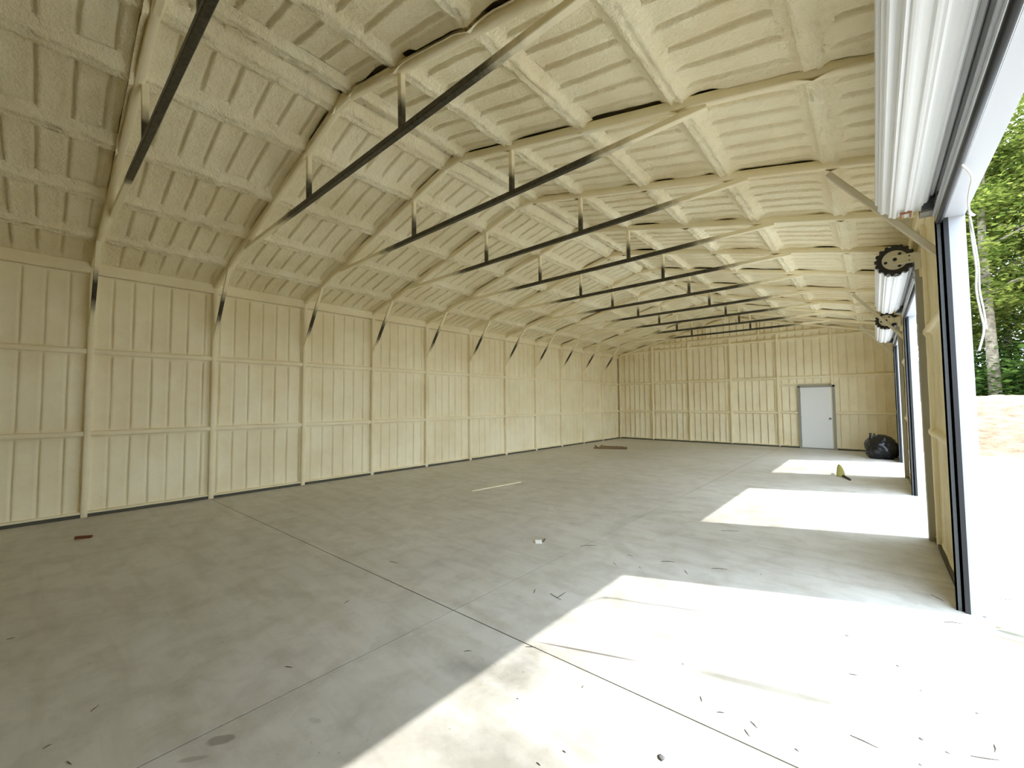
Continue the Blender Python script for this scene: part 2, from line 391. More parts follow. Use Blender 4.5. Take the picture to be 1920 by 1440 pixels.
for x in (3.67, 5.55):
    MB().bar((x, yb + 0.05, ZT), (x, yb + 0.05, gab(x)), 0.06, 0.10, (1, 0, 0), 0.16, 8, 0.08, x).build('web_post', 'foam_bar', wb, True)
for a, b in ((0.0, 4.6), (W + 0.0, 4.6)):
    MB().bar((a, yb + 0.03, zb(a) + 0.02), (b, yb + 0.03, zb(b) + 0.02), 0.08, 0.15, (0, 0, 1), 0.16, 40, 0.08, a).build('end_rafter', 'foam_bar', wb, True)
for a, b in ((0.0, 6.66), (7.70, W)):
    MB().box((a, yb - 0.005, 0), (b, yb + 0.115, 0.048)).build('base_rail', 'rail', wb)
    MB().bar((a, yb + 0.045, 0.062), (b, yb + 0.045, 0.062), 0.03, 0.07, (0, 0, 1), 0.3, 40, 0.25, 5).build('foam_edge', 'foam_bar', wb, True)

# the white walk-through door
d1 = bpy.data.objects.new('door_1', None); COL.objects.link(d1); d1.location = (7.18, yb, 0)
setting(d1, 'plain white walk door in a grey frame in the end wall')
DX0, DX1, DZ = 6.70, 7.66, 2.13
fr = MB(); fr.box((DX0 - 0.03, yb - 0.02, 0), (DX0 + 0.035, yb + 0.11, DZ)); fr.box((DX1 - 0.05, yb - 0.02, 0), (DX1 + 0.02, yb + 0.11, DZ)); fr.box((DX0 - 0.03, yb - 0.02, DZ - 0.055), (DX1 + 0.02, yb + 0.11, DZ + 0.01))
fr.build('door_frame', 'frame_grey', d1)
MB().box((DX0 + 0.035, yb - 0.02, 0.0), (DX1 - 0.05, yb + 0.11, 0.03)).build('threshold', 'frame_grey', d1)
dp = MB().box((DX0 + 0.04, yb + 0.012, 0.035), (DX1 - 0.055, yb + 0.06, DZ - 0.06)).build('door_leaf', 'doorwhite', d1)
kn = MB()
for (y, r) in (((0.012, 0.034), (0.0, 0.034)), ((0.0, 0.013), (-0.035, 0.013)), ((-0.03, 0.028), (-0.07, 0.026))):
    kn.tube([(DX1 - 0.125, yb + y[0], 1.02), (DX1 - 0.125, yb + r[0], 1.02)], [y[1], r[1]], 12)
kn.build('door_knob', 'knob', d1, True)
for z in (0.25, 1.05, 1.85):
    MB().tube([(DX0 + 0.037, yb - 0.004, z - 0.05), (DX0 + 0.037, yb - 0.004, z + 0.05)], 0.009, 8).build('hinge', 'frame_grey', d1)

# ------------------------------------------------------------------ right wall with roll-up doors
DOORS = [(1.25, 4.27), (6.42, 9.37), (11.46, 14.29)]          # near jamb, far jamb
ZH = 3.05
XR = 9.165
wr = bpy.data.objects.new('wall_right', None); COL.objects.link(wr); wr.location = (9.2, 0, 0)
setting(wr, 'right wall of foam piers between the open roll-up doors')
edges = [YF - 0.2] + [y for d in DOORS for y in d] + [L + 0.3]
for i in range(0, len(edges), 2):
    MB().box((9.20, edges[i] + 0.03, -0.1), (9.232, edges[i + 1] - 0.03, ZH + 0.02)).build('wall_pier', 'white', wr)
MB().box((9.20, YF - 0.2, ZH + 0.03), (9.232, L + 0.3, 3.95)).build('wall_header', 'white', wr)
def rp(y0, y1, z0, z1, s):
    sheet('foam_panel', wr, (XR, y1, z0), (0, -1, 0), (0, 0, 1), (-1, 0, 0), y1 - y0, z1 - z0, 0.03, seed=s, lip=0.022)
ends = [(-0.85, 1.25), (4.27, 6.42), (9.37, 11.46), (14.29, L)]
for i, (a, b) in enumerate(ends):
    a2 = a + 0.10; b2 = b - (0.07 if i < 3 else 0.0)
    for q, (z0, z1) in enumerate(((0.05, 1.215), (1.285, 2.365), (2.435, 3.585))): rp(a2, b2, z0, z1, 200 + i * 3 + q)
    for z in (1.25, 2.40):
        MB().bar((9.145, a2, z), (9.145, b2, z), 0.07, 0.07, (0, 0, 1), 0.2, 20, 0.12, z + i).build('girt', 'foam_bar', wr, True)
    MB().box((9.12, a2, 0), (9.20, b2, 0.045)).build('base_rail', 'rail', wr)
for i, (a, b) in enumerate(DOORS):
    rp(a - 0.1, b + 0.1, ZH + 0.10, 3.585, 230 + i)
    MB().bar((9.145, a - 0.08, ZH + 0.06), (9.145, b + 0.08, ZH + 0.06), 0.10, 0.075, (0, 0, 1), 0.15).build('header_beam', 'foam_bar', wr)
    # white trim around the opening
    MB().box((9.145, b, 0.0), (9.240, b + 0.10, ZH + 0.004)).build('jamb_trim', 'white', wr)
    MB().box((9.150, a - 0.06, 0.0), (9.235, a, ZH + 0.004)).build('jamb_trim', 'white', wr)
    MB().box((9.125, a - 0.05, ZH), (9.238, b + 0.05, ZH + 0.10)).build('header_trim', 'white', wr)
    if a > 0:
        MB().bar((9.105, a - 0.035, 0.0), (9.105, a - 0.035, 3.25), 0.066, 0.066, (1, 0, 0), 0.1).build('door_post', 'olive', wr)
    MB().bar((9.125, b + 0.085, 0.0), (9.125, b + 0.085, 3.3), 0.05, 0.055, (1, 0, 0), 0.15, 40, 0.1, b).build('door_post', 'foam_bar', wr, True)
MB().bar((9.135, YF, 3.675), (9.135, L, 3.675), 0.17, 0.11, (0, 0, 1), 0.12, 150, 0.06, 8).build('eave_beam', 'foam_bar', wr)
MB().box((9.115, YF, 0), (9.20, -0.70, 3.6)).build('foam_fill', 'foam', wr)
wf = setting(MB().prism([(-0.3, -0.1), (W + 0.1, -0.1), (W + 0.1, gab(W)), (4.6, gab(4.6)), (-0.3, gab(-0.1))], 1, YF - 0.2, YF).build('wall_front', 'foam'), 'foam covered end wall opposite the white door')

# ------------------------------------------------------------------ ceiling: deck, purlins, foam between them
cl = MB()
def deck(x): return zb(x) + 0.24
xs = [-0.32, 4.6, W + 0.14]
cl.prism([(-0.32, deck(-0.32)), (4.6, deck(4.6)), (W + 0.14, deck(W + 0.14)), (W + 0.14, deck(W) + 0.1), (4.6, deck(4.6) + 0.1), (-0.32, deck(-0.3) + 0.1)], 1, YF - 0.2, L + 0.32)
ce = setting(cl.build('ceiling', 'foam_roof'), 'pitched ceiling of cream sprayed foam between purlins')
XS = [-0.06] + PX + [W + 0.02]
def roof_panel(k, x0, x1, seed):
    y0, y1 = k * B, (k + 1) * B
    ys = {0.0, 0.03, 0.06, 0.10, 0.15, B, B - 0.02, B - 0.05, B - 0.09}; ribs = []
    for j in range(1, 7):
        r = j * RIB + 0.04 + 0.02 * noise.noise(Vector((k * 3.3, j, 1)))
        if r > B - 0.06: continue
        ribs.append(r)
        for d in (-0.045, -0.02, -0.008, 0.002, 0.012, 0.024, 0.045): ys.add(r + d)
    ys = sorted(ys); ys = [u for i, u in enumerate(ys) if i == 0 or u - ys[i - 1] > 0.004]
    w_ = x1 - x0; nx = max(4, int(w_ / 0.085))
    xx = [x0 + w_ * i / nx for i in range(nx + 1)]
    if x0 < 4.6 < x1: xx = [x0, x0 + 0.08, 4.54, 4.6, 4.66, x1 - 0.08, x1]
    V_ = []; F_ = []
    for x in xx:
        e = min(x - x0, x1 - x); fade = sstep(0.05, 0.16, e)
        for y in ys:
            # foam wedged down against the far side of the rafter at y0; an open slot is left before the next one
            dip = 0.085 * (1 - sstep(0.0, 0.11, y))
            g = noise.noise(Vector((x * 1.7, (k + 1) * 5.1, 3.3)))
            dip += 0.05 * sstep(-0.10, 0.18, g) * (1 - sstep(0.0, 0.08, B - y))
            dip += 0.05 * (1 - sstep(0.0, 0.15, e))
            h = 0.0
            for r in ribs: h += groove(y - r - 0.01 * noise.noise(Vector((x * 2, r * 7, k))), 0) * fade * 1.1
            h += 0.020 * noise.noise(Vector((x * 2.1, (y0 + y) * 2.3, 7.7))) + 0.010 * noise.noise(Vector((x * 8, (y0 + y) * 8, 2.2)))
            V_.append((x, y0 + y, zb(x) + RISE - dip - h))
    n = len(ys)
    for i in range(len(xx) - 1):
        for j in range(n - 1): F_.append((i * n + j, i * n + j + 1, (i + 1) * n + j + 1, (i + 1) * n + j))
    mb = MB(); mb.v = V_; mb.f = F_
    mb.build('foam_panel', 'foam_roof', ce, True, False)
for k in KS:
    for i in range(len(XS) - 1): roof_panel(k, XS[i], XS[i + 1], k * 20 + i)
for i, px_ in enumerate(PX):
    prof = [(-0.14, -0.01), (-0.10, 0.010), (-0.078, 0.022), (-0.060, 0.046), (-0.042, 0.060), (-0.020, 0.046), (0.012, 0.046), (0.036, 0.060), (0.058, 0.044), (0.078, 0.022), (0.10, 0.010), (0.14, -0.01)]
    mb = MB(); rg = []; n_ = int((L - Y0) / 0.045)
    for t in range(n_ + 1):
        y = Y0 + (L - Y0) * t / n_; r = []
        for q, (s_, dr) in enumerate(prof):
            nn = noise.noise(Vector((y * 5, q * 0.9, i * 7.0))); n2_ = noise.noise(Vector((y * 13, q * 2.1, i * 3.0)))
            x = px_ + s_ * 1.0 + 0.012 * nn + 0.008 * n2_
            r.append((x, y, zb(x) + RISE - 0.018 - dr * (1 + 0.40 * nn + 0.50 * n2_) - 0.005 * n2_))
        rg.append(r)
    mb.rings(rg, False, False); mb.build('purlin', 'foam_roof', ce, True, False)

# ------------------------------------------------------------------ steel frames
ORD = ['first', 'second', 'third', 'fourth', 'fifth', 'sixth', 'seventh', 'eighth', 'ninth', 'tenth', 'eleventh', 'twelfth']
RIGHT_POST = (3, 4, 7, 10, 0)
RIGHT_BRACE = (3, 7, 10)
for k in range(10, -2, -1):
    y = k * B
    fo = thing('steel_truss', 'foam-coated steel truss with dark tie beam, %s from the wall with white door' % ORD[10 - k], 'truss', (0, y, 0), 'steel trusses along the building')
    MB().bar((-0.045, y, 0.0), (-0.045, y, 3.72), 0.076, 0.10, (0, 1, 0), 0.18, 45, 0.09, k).build('post', 'foam_bar', fo, True)
    if k in RIGHT_POST:
        MB().bar((9.155, y, 0.0), (9.155, y, 3.72), 0.07, 0.08, (0, 1, 0), 0.18, 40, 0.08, k + 30).build('post', 'foam_bar', fo, True)
    dy = {0: 0.085, 1: 0.045, 2: 0.02}.get(k, 0.0)
    ty = lambda x: y + dy * (0.55 + 0.25 * x)
    for a, b in ((-0.02, 4.6), (9.17, 4.6)):
        MB().bar((a, y + (0 if a < 1 else 2 * dy), zb(a) + 0.042), (b, y + dy, zb(b) + 0.042), 0.066, 0.086, (0, 1, 0), 0.13, 60, 0.06, k + a).build('rafter', 'foam_bar', fo, True)
    MB().bar((4.45, y + dy, zb(4.45) + 0.036), (4.75, y + dy, zb(4.75) + 0.036), 0.075, 0.075, (0, 1, 0), 0.2).build('ridge_joint', 'foam_bar', fo)
    tx0, tx1, tz = 1.48, 7.72, 4.035
    MB().bar((tx0, ty(tx0), tz), (tx1, ty(tx1), tz), 0.058, 0.058, (0, 1, 0), 0.1).build('tie_beam', 'tie' if k > 0 else 'tie_dark', fo)
    for x in (3.70, 5.60):
        MB().bar((x, ty(x), tz), (x, ty(x) - 0.2 * dy, zb(x) + 0.03), 0.052, 0.052, (0, 1, 0), 0.1).build('web_post', 'web', fo)
    MB().bar((-0.02, y, 2.80), (0.80, y, 3.92), 0.05, 0.05, (0, 1, 0), 0.1).build('knee_brace', 'brace', fo)
    if k in RIGHT_BRACE:
        MB().bar((9.17, y, 2.78), (8.40, y, 3.82), 0.05, 0.05, (0, 1, 0), 0.1).build('knee_brace', 'brace_foamed', fo)

# ------------------------------------------------------------------ floor slabs with control joints
fl = setting(MB().box((-0.32, YF - 0.2, -0.35), (9.20, L + 0.32, -0.06)).build('floor', 'rail'), 'large grey concrete floor divided by straight joints')
def jy(c, x): return c + 0.038 * x
cuts = [YF - 0.2, -3.0 , 1.515, 4.56, 7.62, 10.7, 13.7, L + 0.32]
colx = [-0.12, 3.05, 6.13, 9.205]
for i in range(len(cuts) - 1):
    for j in range(3):
        x0, x1 = colx[j], colx[j + 1]
        def yy(q, x): return cuts[q] if q in (0, len(cuts) - 1) else jy(cuts[q], x)
        gaps = [0, 0.002, 0.0045, 0.003, 0.002, 0.002, 0.002, 0]
        g1, g2 = gaps[i], gaps[i + 1]
        gl = 0.0042 if j == 2 else 0.0002; gr = 0.0042 if j == 1 else 0.0002
        P = [(x0 + gl, yy(i, x0) + g1), (x1 - gr, yy(i, x1) + g1), (x1 - gr, yy(i + 1, x1) - g2), (x0 + gl, yy(i + 1, x0) - g2)]
        MB().prism(P, 2, -0.08, 0.0).build('concrete_slab', 'concrete', fl)

for q in range(1, len(cuts) - 1):
    MB().prism([(colx[0], jy(cuts[q], colx[0]) - 0.012), (colx[3], jy(cuts[q], colx[3]) - 0.012), (colx[3], jy(cuts[q], colx[3]) + 0.012), (colx[0], jy(cuts[q], colx[0]) + 0.012)], 2, -0.02, -0.0025).build('joint_filler', 'rail', fl)
MB().box((6.118, YF, -0.02), (6.142, L, -0.0026)).build('joint_filler', 'rail', fl)

# ------------------------------------------------------------------ outside ground
setting(MB().box((9.205, 4.02, -0.25), (15.5, 19.5, -0.012)).build('concrete_apron', 'apron'), 'pale concrete apron outside the roll-up doors')
gm = MB(); NX, NY = 40, 40
for i in range(NX + 1):
    for j in range(NY + 1):
        x = 9.206 + 70 * (i / NX) ** 1.5; y = -35 + 110 * j / NY
        inside = x < 15.5 and 4 < y < 19.6
        gm.v.append((x, y, -0.03 + (0.05 * noise.noise(Vector((x * 0.6, y * 0.6, 0))) if x > 16 or y > 21 else 0)))
for i in range(NX):
    for j in range(NY): gm.f.append((i * (NY + 1) + j, (i + 1) * (NY + 1) + j, (i + 1) * (NY + 1) + j + 1, i * (NY + 1) + j + 1))
setting(gm.build('ground', 'dirt'), 'bare brown ground around the building')

# ------------------------------------------------------------------ roll-up doors
def corr_ring(cx, cz, r, y, ribs=11, depth=0.022):
    out = []
    n = ribs * 10
    for i in range(n):
        a = 2 * math.pi * i / n; t = (i % 10) / 10
        rr_ = r + depth * (0, 0, 0.9, 1, 0.65, 1, 1, 0.9, 0, 0)[i % 10]
        out.append((cx + rr_ * math.cos(a), y, cz + rr_ * math.sin(a)))
    return out
AX, AZ, AR = 8.905, 3.315, 0.160
dl = ['white roll-up door rolled open, with a copper clip at its end', 'white roll-up door rolled open between the other two', 'white roll-up door rolled open closest to the end wall']
for i, (a, b) in enumerate(DOORS):
    d = thing('rolling_shutter', dl[i], 'shutter', (9.1, (a + b) / 2, 0), 'rolling shutters')
    r0, r1 = a + 0.06, b + 0.02
    ro = MB().rings([corr_ring(AX, AZ, AR, r0 + (r1 - r0) * t / 3) for t in range(4)], True).build('curtain_roll', 'roll', d)
    # curtain hanging from the roll into the guides
    zs = np.linspace(3.34, 3.075, 34); cu = MB()
    for yy_ in (0,):
        rg = [[(9.088 + 0.010 * math.sin((z - 3.0) * 70), y_, z) for z in zs] for y_ in (a + 0.02, b - 0.02)]
        cu.rings(rg, False, False)
    cu.build('hanging_curtain', 'galv', d, True)
    bb = MB().box((9.070, a + 0.03, 3.035), (9.118, b - 0.03, 3.08)).build('bottom_bar', 'galv', d)
    MB().tube([(9.094, a + 0.03, 3.030), (9.094, b - 0.03, 3.030)], 0.020, 10).build('rubber_seal', 'black', bb, True)
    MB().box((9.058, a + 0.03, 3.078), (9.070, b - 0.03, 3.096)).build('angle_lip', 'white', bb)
    for yj, s in ((a, 1), (b, -1)):
        g = MB(); y0, y1 = sorted((yj, yj + s * 0.045)); ye = yj + 0.0
        g.box((9.072, min(yj, yj - s * 0.02), 0.0), (9.084, max(yj, yj + s * 0.05), 3.12))
        g.box((9.104, min(yj, yj - s * 0.02), 0.0), (9.118, max(yj, yj + s * 0.05), 3.12))
        gt = g.build('guide_track', 'galv', d)
        MB().box((9.084, min(yj - s * 0.02, yj), 0.0), (9.104, max(yj - s * 0.02, yj), 3.12)).build('track_back', 'darkgrey', gt)
        MB().box((9.118, min(yj, yj + s * 0.03), 0.0), (9.146, max(yj, yj + s * 0.03), 3.05)).build('weather_seal', 'black', gt)
        MB().bar((9.088, yj + s * 0.02, 3.12), (9.060, yj + s * 0.02, 3.17), 0.05, 0.012, (0, 1, 0), 0.1).build('track_flare', 'galv', gt)
    MB().tube([(AX, a - 0.06, AZ), (AX, b + 0.10, AZ)], 0.021, 10).build('axle', 'galv', d, True)
    # tension wheel at the near end
    wy = a - 0.03; wm = MB(); T = 17; n = T * 6
    def ring(r_, y_): return [(AX + r_(2 * math.pi * q / n, q) * math.cos(2 * math.pi * q / n), y_, AZ + r_(2 * math.pi * q / n, q) * math.sin(2 * math.pi * q / n)) for q in range(n)]
    tooth = lambda an, q: 0.168 + (0.020 if (q % 6) in (1, 2, 3) else 0.0)
    inn = lambda an, q: 0.118
    wm.rings([ring(inn, wy - 0.03), ring(tooth, wy - 0.028), ring(tooth, wy + 0.03), ring(inn, wy + 0.03)], False)
    wh = wm.build('tension_wheel', 'black', d)
    hubm = MB(); hubm.rings([[(AX + 0.120 * math.cos(2 * math.pi * q / 40), y_, AZ + 0.120 * math.sin(2 * math.pi * q / 40)) for q in range(40)] for y_ in (wy - 0.022, wy + 0.02)])
    hub = hubm.build('hub_plate', 'bracket', wh)
    for an in (1.0, 3.35, 5.2):
        MB().tube([(AX + 0.085 * math.cos(an), wy - 0.024, AZ + 0.085 * math.sin(an)), (AX + 0.085 * math.cos(an), wy - 0.02, AZ + 0.085 * math.sin(an))], 0.017, 12).build('bolt_hole', 'black', hub)
    br = MB(); br.box((AX - 0.055, wy - 0.055, AZ - 0.065), (9.125, wy - 0.045, AZ + 0.045)); br.box((AX - 0.055, wy - 0.060, AZ + 0.033), (9.125, wy - 0.020, AZ + 0.045)); br.box((AX - 0.02, wy - 0.075, AZ - 0.068), (9.125, wy - 0.04, AZ - 0.055))
    br.box((9.075, wy - 0.07, AZ - 0.16), (9.125, wy - 0.045, AZ + 0.02))
    bk = br.build('wall_bracket', 'bracket', d)
    for (x_, z_, r_) in ((AX, AZ, 0.02), (9.03, AZ + 0.015, 0.008), (9.03, AZ - 0.035, 0.007), (9.10, AZ - 0.10, 0.008)):
        MB().tube([(x_, wy - 0.062, z_), (x_, wy - 0.052, z_)], r_, 10).build('bolt', 'black', bk)
    # far bracket: folded dark plate under the roll end
    fb = MB(); fb.box((AX - 0.03, b + 0.05, AZ - 0.05), (9.125, b + 0.06, AZ + 0.05)); fb.box((8.99, b - 0.07, 3.115), (9.10, b + 0.06, 3.125)); fb.box((8.99, b + 0.05, 3.115), (9.12, b + 0.06, AZ)); 
    fb.build('wall_bracket', 'frame_grey', d)
    MB().box((9.0, b - 0.10, 3.126), (9.075, b - 0.02, 3.20)).build('stop_block', 'darkgrey', d)
    for q in range(3):
        MB().box((9.062, b - 0.36 + 0.07 * q, 3.10), (9.085, b - 0.325 + 0.07 * q, 3.155)).build('stop_clip', 'darkgrey', d)
    if i == 0:
        c = MB(); yc = b - 0.11; t = 4.72
        px0, pz0 = AX + (AR + 0.016) * math.cos(t), AZ + (AR + 0.020) * math.sin(t)
        for (u0, u1, v0, v1) in ((-0.035, -0.022, 0, 0.10), (0.022, 0.035, 0, 0.10), (-0.035, 0.035, -0.012, 0.006)):
            c.box((px0 + u0, yc + v0, pz0 - 0.012), (px0 + u1, yc + v1, pz0 + 0.004))
        c.build('copper_clip', 'rust', d)
    if i == 2:
        for q in range(4): MB().box((9.046, a + 0.55 + q * 0.24, 3.09), (9.058, a + 0.66 + q * 0.24, 3.15)).build('latch_block', 'darkgrey', d)

# pull rope hanging from the first door's bottom bar
rp_ = [(9.10, 3.16, 3.02), (9.15, 3.25, 2.965), (9.165, 3.45, 2.955), (9.175, 3.60, 2.93), (9.19, 3.70, 2.86), (9.195, 3.71, 2.7), (9.205, 3.70, 2.5), (9.20, 3.705, 2.35), (9.212, 3.70, 2.2), (9.222, 3.70, 2.08), (9.195, 3.70, 1.94)]
def smooth_pts(ps, n=6):
    out = []; ps = [Vector(p) for p in ps]
    for i in range(len(ps) - 1):
        p0, p1, p2, p3 = ps[max(i - 1, 0)], ps[i], ps[i + 1], ps[min(i + 2, len(ps) - 1)]
        for t in range(n):
            u = t / n; out.append(0.5 * ((2 * p1) + (p2 - p0) * u + (2 * p0 - 5 * p1 + 4 * p2 - p3) * u * u + (3 * p1 - p0 - 3 * p2 + p3) * u ** 3))
    return out + [ps[-1]]
ro = thing('pull_rope', 'white pull rope hanging from the bottom bar of the roll-up door with copper clip', 'rope', (9.19, 3.7, 1.9))
MB().tube(smooth_pts(rp_), 0.0062, 7).build('rope_strand', 'rope', ro, True)
rp2 = [(9.19, 3.705, 2.88)] + [(x + 0.011 + 0.003 * math.sin(z * 9), y - 0.012, z) for x, y, z in rp_[5:10]]
MB().tube(smooth_pts(rp2), 0.0050, 7).build('rope_strand', 'rope', ro, True)
MB().tube(smooth_pts([(9.185, 3.69, 2.90), (9.20, 3.72, 2.88), (9.21, 3.70, 2.86), (9.19, 3.685, 2.865), (9.185, 3.71, 2.885)]), 0.007, 7).build('rope_knot', 'rope', ro, True)

# ------------------------------------------------------------------ things on the floor
# black rubbish bag against the wall by the third door
bgc = floor_at(1657, 860); bgc.x = 8.75; bgc.y = 15.02
bt = thing('trash_bag', 'full black plastic trash bag slumped against the wall by the end wall', 'trash bag', bgc)
mb = MB(); nu, nvv = 72, 44; rg = []
for j in range(1, nvv):
    th = math.pi * j / nvv; r = []
    for i in range(nu):
        ph = 2 * math.pi * i / nu
        d = Vector((math.sin(th) * math.cos(ph), math.sin(th) * math.sin(ph), math.cos(th)))
        f = 1 + 0.16 * noise.noise(d * 1.7 + Vector((3, 1, 0))) + 0.10 * abs(noise.noise(Vector((d.x * 2.0, d.y * 2.0, d.z * 7.5)) + Vector((1, 7, 2)))) * 1.4 - 0.05
        f += 0.075 * abs(noise.noise(Vector((d.x * 4 + d.z * 2, d.y * 4, d.z * 13)))) + 0.03 * abs(noise.noise(d * 13))
        z = d.z * 0.36 * f
        x = d.x * 0.34 * f * (1 + 0.10 * (1 - d.z)); y = d.y * 0.36 * f
        z = max(z, -0.285 + 0.01 * noise.noise(d * 6))
        r.append((bgc.x + x, bgc.y + y, z + 0.285))
    rg.append(r)
mb.rings(rg, True); mb.build('bag_body', 'bag', bt, True)
for (dx, dz, h, s) in ((-0.225, 0.34, 0.36, 0.075), (-0.145, 0.40, 0.29, 0.055)):
    e = MB(); rg = []
    for t in range(7):
        u = t / 6; w_ = s * (1 - 0.55 * u) * (1 + 0.3 * math.sin(5 * u))
        rg.append([(bgc.x + dx + w_ * math.cos(q * math.pi / 4) * (1.0) + 0.02 * math.sin(3 * u), bgc.y - 0.04 + w_ * 0.5 * math.sin(q * math.pi / 4), dz + h * u) for q in range(8)])
    e.rings(rg); e.build('tied_neck', 'bag', bt, True)

# foam offcut and the stick lying by it
fc = floor_at(1580, 894)
oc = MB(); rg = []
for t in range(9):
    u = t / 8; hw = 0.072 * (1 - u) ** 0.62 * (1 + 0.5 * u) + 0.003; th = 0.05 * (1 - 0.75 * u) + 0.006
    lean = -0.03 * u * u
    rg.append([(fc.x + lean - 0.03 + hw * math.cos(q * math.pi / 5), fc.y + th * math.sin(q * math.pi / 5) + 0.10 * u, 0.0 + 0.25 * u) for q in range(10)])
oc.rings(rg); o = oc.build('foam_offcut', 'offcut', None, True); tag(o, 'yellow-green wedge of cured foam standing on the floor', 'foam scrap')
sp0, sp1 = floor_at(1578, 893), floor_at(1592, 901)
o = MB().bar((sp0.x, sp0.y, 0.022), (sp1.x + 0.02, sp1.y, 0.015), 0.05, 0.03, (0, 0, 1), 0.2).build('flat_stick', 'stick'); tag(o, 'dark flat stick lying beside the foam wedge', 'stick')
q = floor_at(1562, 890)
o = MB().tube([(q.x - 0.03, q.y, 0.012), (q.x - 0.01, q.y + 0.01, 0.03), (q.x + 0.03, q.y, 0.012)], [0.010, 0.022, 0.012], 8).build('foam_crumb', 'scrapwhite', None, True); tag(o, 'small pale foam crumb beside the yellow-green wedge', 'foam scrap')

# scrap lumber by the far corner
def plank(name, a, b, w_, h, mm, label, cat='lumber', z=0.0, group=None):
    a, b = floor_at(*a), floor_at(*b)
    o = MB().bar((a.x, a.y, z + h / 2), (b.x, b.y, z + h / 2), h, w_, (0, 0, 1), 0.08).build(name, mm); return tag(o, label, cat, group)
plank('board', (1113, 840.8), (1176, 842.5), 0.05, 0.04, 'wood', 'longest brown board lying on the floor near the far corner')
plank('board', (1130, 838.2), (1169, 839.6), 0.05, 0.04, 'wood', 'shorter brown board lying behind the longest board near the far corner')
plank('wood_offcut', (1116, 836.5), (1120.5, 840), 0.04, 0.035, 'wood', 'small wood offcut at the left wall end of the longest brown board')
plank('wood_offcut', (1124, 840), (1129, 835.8), 0.04, 0.035, 'wood', 'small wood offcut between the two brown boards')
plank('wood_offcut', (1167, 841.5), (1174.5, 840.8), 0.08, 0.05, 'wood', 'dark wood block joining the ends of the two brown boards', z=0.0)
plank('wood_block', (141, 1010.5), (172, 1008), 0.035, 0.03, 'redwood', 'short reddish wood stick alone on the floor near the left wall', 'lumber')
plank('foam_strip', (885, 921), (976, 904), 0.035, 0.012, 'strip', 'long thin pale foam strip lying on the floor parallel to the left wall', 'foam scrap')
q = floor_at(1009, 1019)
o = MB().bar((q.x - 0.03, q.y - 0.01, 0.014), (q.x + 0.03, q.y + 0.025, 0.02), 0.05, 0.028, (0, 0, 1), 0.3, 5, 0.5).build('white_scrap', 'scrapwhite'); tag(o, 'small crumpled white scrap on the shaded floor', 'scrap')
q2 = floor_at(1018, 1011)
tag(MB().tube([(q.x - 0.01, q.y + 0.03, 0.02), (q.x + 0.03, q.y + 0.07, 0.012), (q2.x + 0.02, q2.y + 0.02, 0.006)], 0.005, 6).build('bent_twig', 'twig'), 'bent dark twig beside the crumpled white scrap', 'twig')
q = floor_at(1896, 1187)
lf = MB(); rg = []
for t in range(7):
    u = t / 6; w_ = 0.045 * math.sin(math.pi * (0.06 + 0.88 * u))
    rg.append([(9.245 + 0.20 * u, 4.09 - 0.02 * u + s_ * w_, 0.0 + 0.012 * math.sin(3 * u) + 0.012 * abs(s_)) for s_ in (-1, 0, 1)])
lf.rings(rg, False, False)
tag(lf.build('fallen_leaf', 'leafdry', None, True), 'curled yellow leaf on the apron by the door jamb', 'leaf')

# twigs and pine needles scattered on the slab (pixel ends read off the photograph, laid on the floor)
TW = [(1032, 1113, 1052, 1125), (1044, 1122, 1061, 1111), (1001, 1112, 1004, 1105), (1088, 1024, 1120, 1023), (1176, 1040, 1187, 1044), (1198, 1062, 1202, 1066),
      (1240, 1053, 1265, 1054), (1284, 1069, 1290, 1077), (1334, 1066, 1363, 1068), (1352, 995, 1386, 996), (1150, 1055, 1156, 1060), (170, 1335, 186, 1322),
      (535, 1250, 549, 1252), (80, 1405, 96, 1396), (730, 1053, 745, 1056), (126, 1428, 134, 1434), (645, 1132, 655, 1126), (12, 1200, 28, 1196),
      (1592, 1264, 1608, 1267), (1594, 1379, 1646, 1403), (1396, 1368, 1406, 1382), (1407, 1353, 1420, 1366), (1344, 1336, 1358, 1337), (1313, 1306, 1316, 1316),
      (1820, 1418, 1875, 1426), (1864, 1397, 1865, 1411), (1772, 1410, 1782, 1415), (1490, 1404, 1498, 1410), (1770, 1167, 1808, 1170), (1091, 1290, 1094, 1286),
      (1006, 1430, 1013, 1436), (1745, 1115, 1770, 1128), (1055, 1408, 1061, 1412), (1860, 1118, 1919, 1127), (985, 1213, 1004, 1214), (870, 1222, 884, 1221)]
for i, (x0, y0, x1, y1) in enumerate(TW):
    a, b = floor_at(x0, y0), floor_at(x1, y1); ln_ = (b - a).length
    rad = 0.0024 if ln_ > 0.12 else 0.002
    zb_ = -0.012 if a.x > 9.206 else 0.0
    mid = (a + b) / 2 + Vector((R.uniform(-1, 1), R.uniform(-1, 1), 0)) * ln_ * 0.06
    o = MB().tube([(a.x, a.y, zb_ + rad), (mid.x, mid.y, zb_ + rad * 1.6), (b.x, b.y, zb_ + rad)], [rad * 0.7, rad, rad * 0.5], 6).build('twig', 'twig')
    tag(o, 'thin dark twig lying on the concrete', 'twig', 'twigs scattered on the concrete')
PB = [(1684, 1249), (1833, 1338), (1727, 1295), (1728, 1386), (1726, 1434), (1588, 1192), (1280, 1245), (1427, 1077), (1240, 1421), (970, 1310), (1386, 876)]
